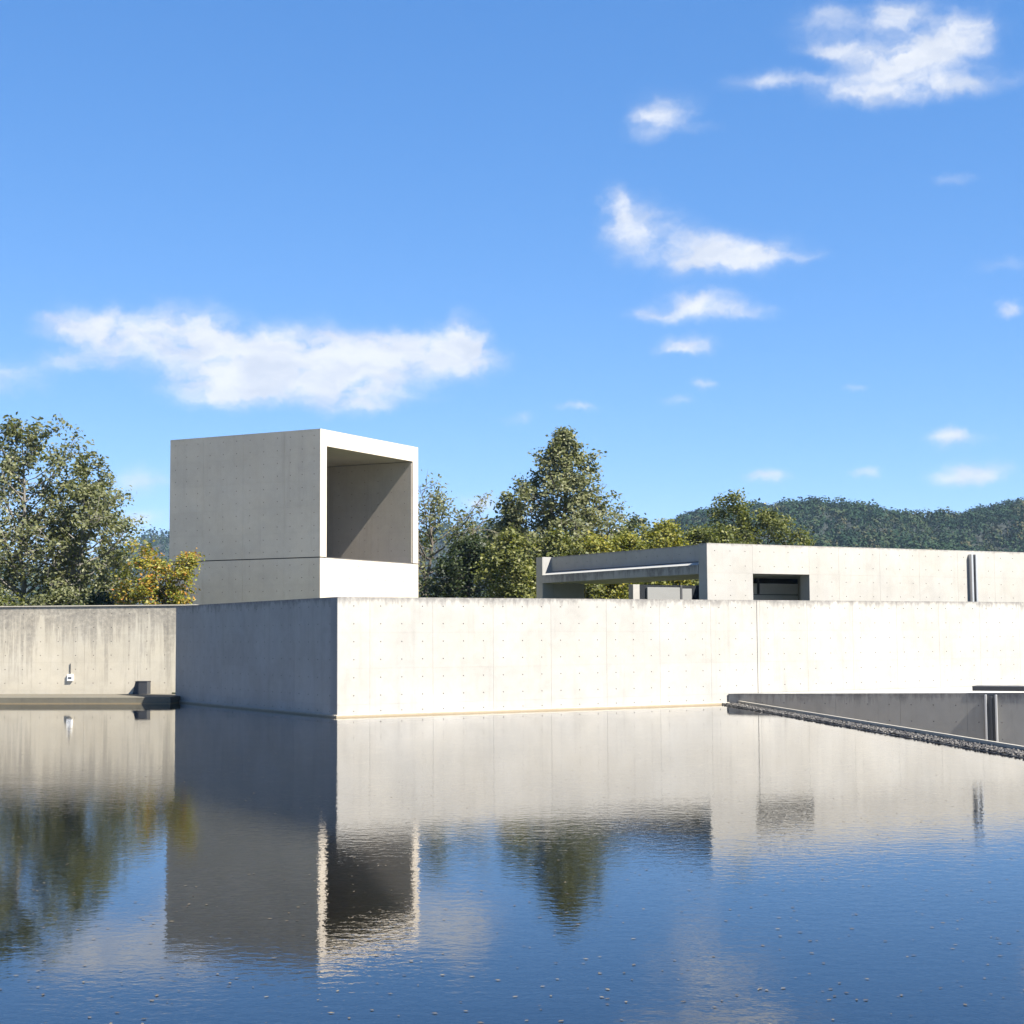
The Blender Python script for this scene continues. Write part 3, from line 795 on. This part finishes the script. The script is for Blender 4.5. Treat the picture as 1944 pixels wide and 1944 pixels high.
# ------------------------------------------------------------------ wooded hills
def hill(name, prof, dist, depth, base_z, seed, n_crown, crown, label, k, xa, xb):
    """ridge running roughly across the view; prof = list of (x at ridge, ridge height)"""
    rg = np.random.default_rng(seed)
    px = np.array([p[0] for p in prof]); pz = np.array([p[1] for p in prof])
    x0, x1 = px[0], px[-1]; nx, ny = 110, 26
    ph = rg.uniform(0, 6.28, 12); fx = rg.uniform(.004, .03, 12); fy = rg.uniform(.004, .03, 12)
    def hz(x, s):
        """s 0 front foot .. 1 ridge .. 2 back foot"""
        rz = np.interp(x, px, pz) - base_z
        prof_s = np.where(s <= 1, np.sin(np.clip(s, 0, 1) * math.pi / 2) ** 1.15, np.cos(np.clip(s - 1, 0, 1) * math.pi / 2))
        y = dist - depth + depth * s
        nz = sum(np.sin(x * fx[k] + y * fy[k] + ph[k]) for k in range(12)) * depth * .006
        return base_z + rz * prof_s + nz * np.clip(1 - np.abs(s - .5) * 1.6, 0, 1)
    X = np.linspace(x0, x1, nx); Sg = np.linspace(0, 2, ny)
    V = [(x, dist - depth + depth * s, float(hz(x, s))) for s in Sg for x in X]
    Fc = [(j * nx + i, j * nx + i + 1, (j + 1) * nx + i + 1, (j + 1) * nx + i) for j in range(ny - 1) for i in range(nx - 1)]
    h = tag(link(name, poly_me(name, V, Fc), 'forest_floor'), kind='structure')
    xs = rg.uniform(xa, xb, n_crown); s = rg.uniform(.02, 1.12, n_crown); s[:n_crown // 6] = rg.uniform(.9, 1.05, n_crown // 6)
    z = hz(xs, s); y = dist - depth + depth * s
    rad = crown * rg.uniform(.6, 1.3, n_crown)
    tall = rg.uniform(.8, 1.5, n_crown)
    d = rg.normal(0, 1, (n_crown, k, 3)); d /= np.linalg.norm(d, axis=2, keepdims=True); d[..., 2] = np.abs(d[..., 2]) * 1.1 - .1
    rr = rg.uniform(.72, 1.06, (n_crown, k, 1))
    cen = np.stack([xs, y, z], 1)[:, None, :] + d * rr * rad[:, None, None] * np.stack([np.ones(n_crown), np.ones(n_crown), tall], 1)[:, None, :] \
        + np.array([0, 0, .5]) * rad[:, None, None]
    nv = d + rg.normal(0, .35, d.shape); nv /= np.linalg.norm(nv, axis=2, keepdims=True)
    hh = rg.normal(0, 1, d.shape); uu = hh - nv * np.sum(hh * nv, 2, keepdims=True); uu /= np.linalg.norm(uu, axis=2, keepdims=True)
    ww = np.cross(nv, uu)
    sz = (rad[:, None] * rg.uniform(.09, .2, (n_crown, k)))[..., None]
    tint = np.clip(.35 + rg.normal(0, .3, (n_crown, 1)) + rg.normal(0, .1, (n_crown, k)), 0, 1)
    me = quad_mesh('forest', cen.reshape(-1, 3), (uu * sz).reshape(-1, 3), (ww * sz * .8).reshape(-1, 3), tint.reshape(-1), .15)
    tag(link('forest', me, 'leaf_forest'), label, 'forest', kind='stuff')


m, t, b = new_mat('forest_floor')
b.inputs['Base Color'].default_value = (.007, .011, .005, 1); b.inputs['Roughness'].default_value = 1
def ridge(pxs, d):   # compass tangent and elevation tangent of the skyline, at distance d
    return [(tx * d, EYE + tz * d) for tx, tz in pxs]
NEAR = [(.02, -.01), (.05, .02), (.075, .052), (.089, .070), (.107, .076), (.122, .0785), (.14, .0785), (.161, .080), (.17, .0805), (.186, .0775), (.2, .075),
        (.21, .071), (.224, .0705), (.234, .068), (.249, .071), (.255, .0705), (.265, .0705), (.278, .075), (.294, .081), (.315, .083),
        (.36, .088), (.42, .085), (.5, .09), (.62, .08), (.75, .06)]
FAR = [(-.75, .05), (-.6, .06), (-.45, .052), (-.36, .056), (-.315, .0525), (-.3, .047), (-.28, .042), (-.255, .046), (-.239, .0490), (-.22, .054), (-.209, .0565), (-.15, .062),
       (-.05, .06), (.05, .058), (.12, .055), (.25, .05)]
hill('near_hill', [(x, z - 8.5) for x, z in ridge(NEAR, 820)], 820, 430, -3.3, 3, 7000, 3.5, 'dense mixed forest covering the near hill', 70, 35, 420)
hill('far_hill', [(x, z - 10) for x, z in ridge(FAR, 1500)], 1500, 600, -3.3, 4, 3600, 7, 'blue hazy forest covering the far hill', 50, -800, 250)

# ------------------------------------------------------------------ haze in the air
hz_ = box('haze', -1500, 1500, -200, 2250, -4.6, 118, 'leaf_dark', None, 0)
hz_.data.materials.clear()
m = bpy.data.materials.new('haze'); m.use_nodes = True
t = NT(m.node_tree); t.n.clear()
pv = t.new('ShaderNodeVolumePrincipled'); pv.inputs['Color'].default_value = (.50, .72, 1, 1); pv.inputs['Density'].default_value = .00009
pv.inputs['Anisotropy'].default_value = .1
o = t.new('ShaderNodeOutputMaterial'); t.l.new(pv.outputs[0], o.inputs['Volume'])
hz_.data.materials.append(m); tag(hz_, 'thin blue haze filling the air', 'haze', kind='stuff')
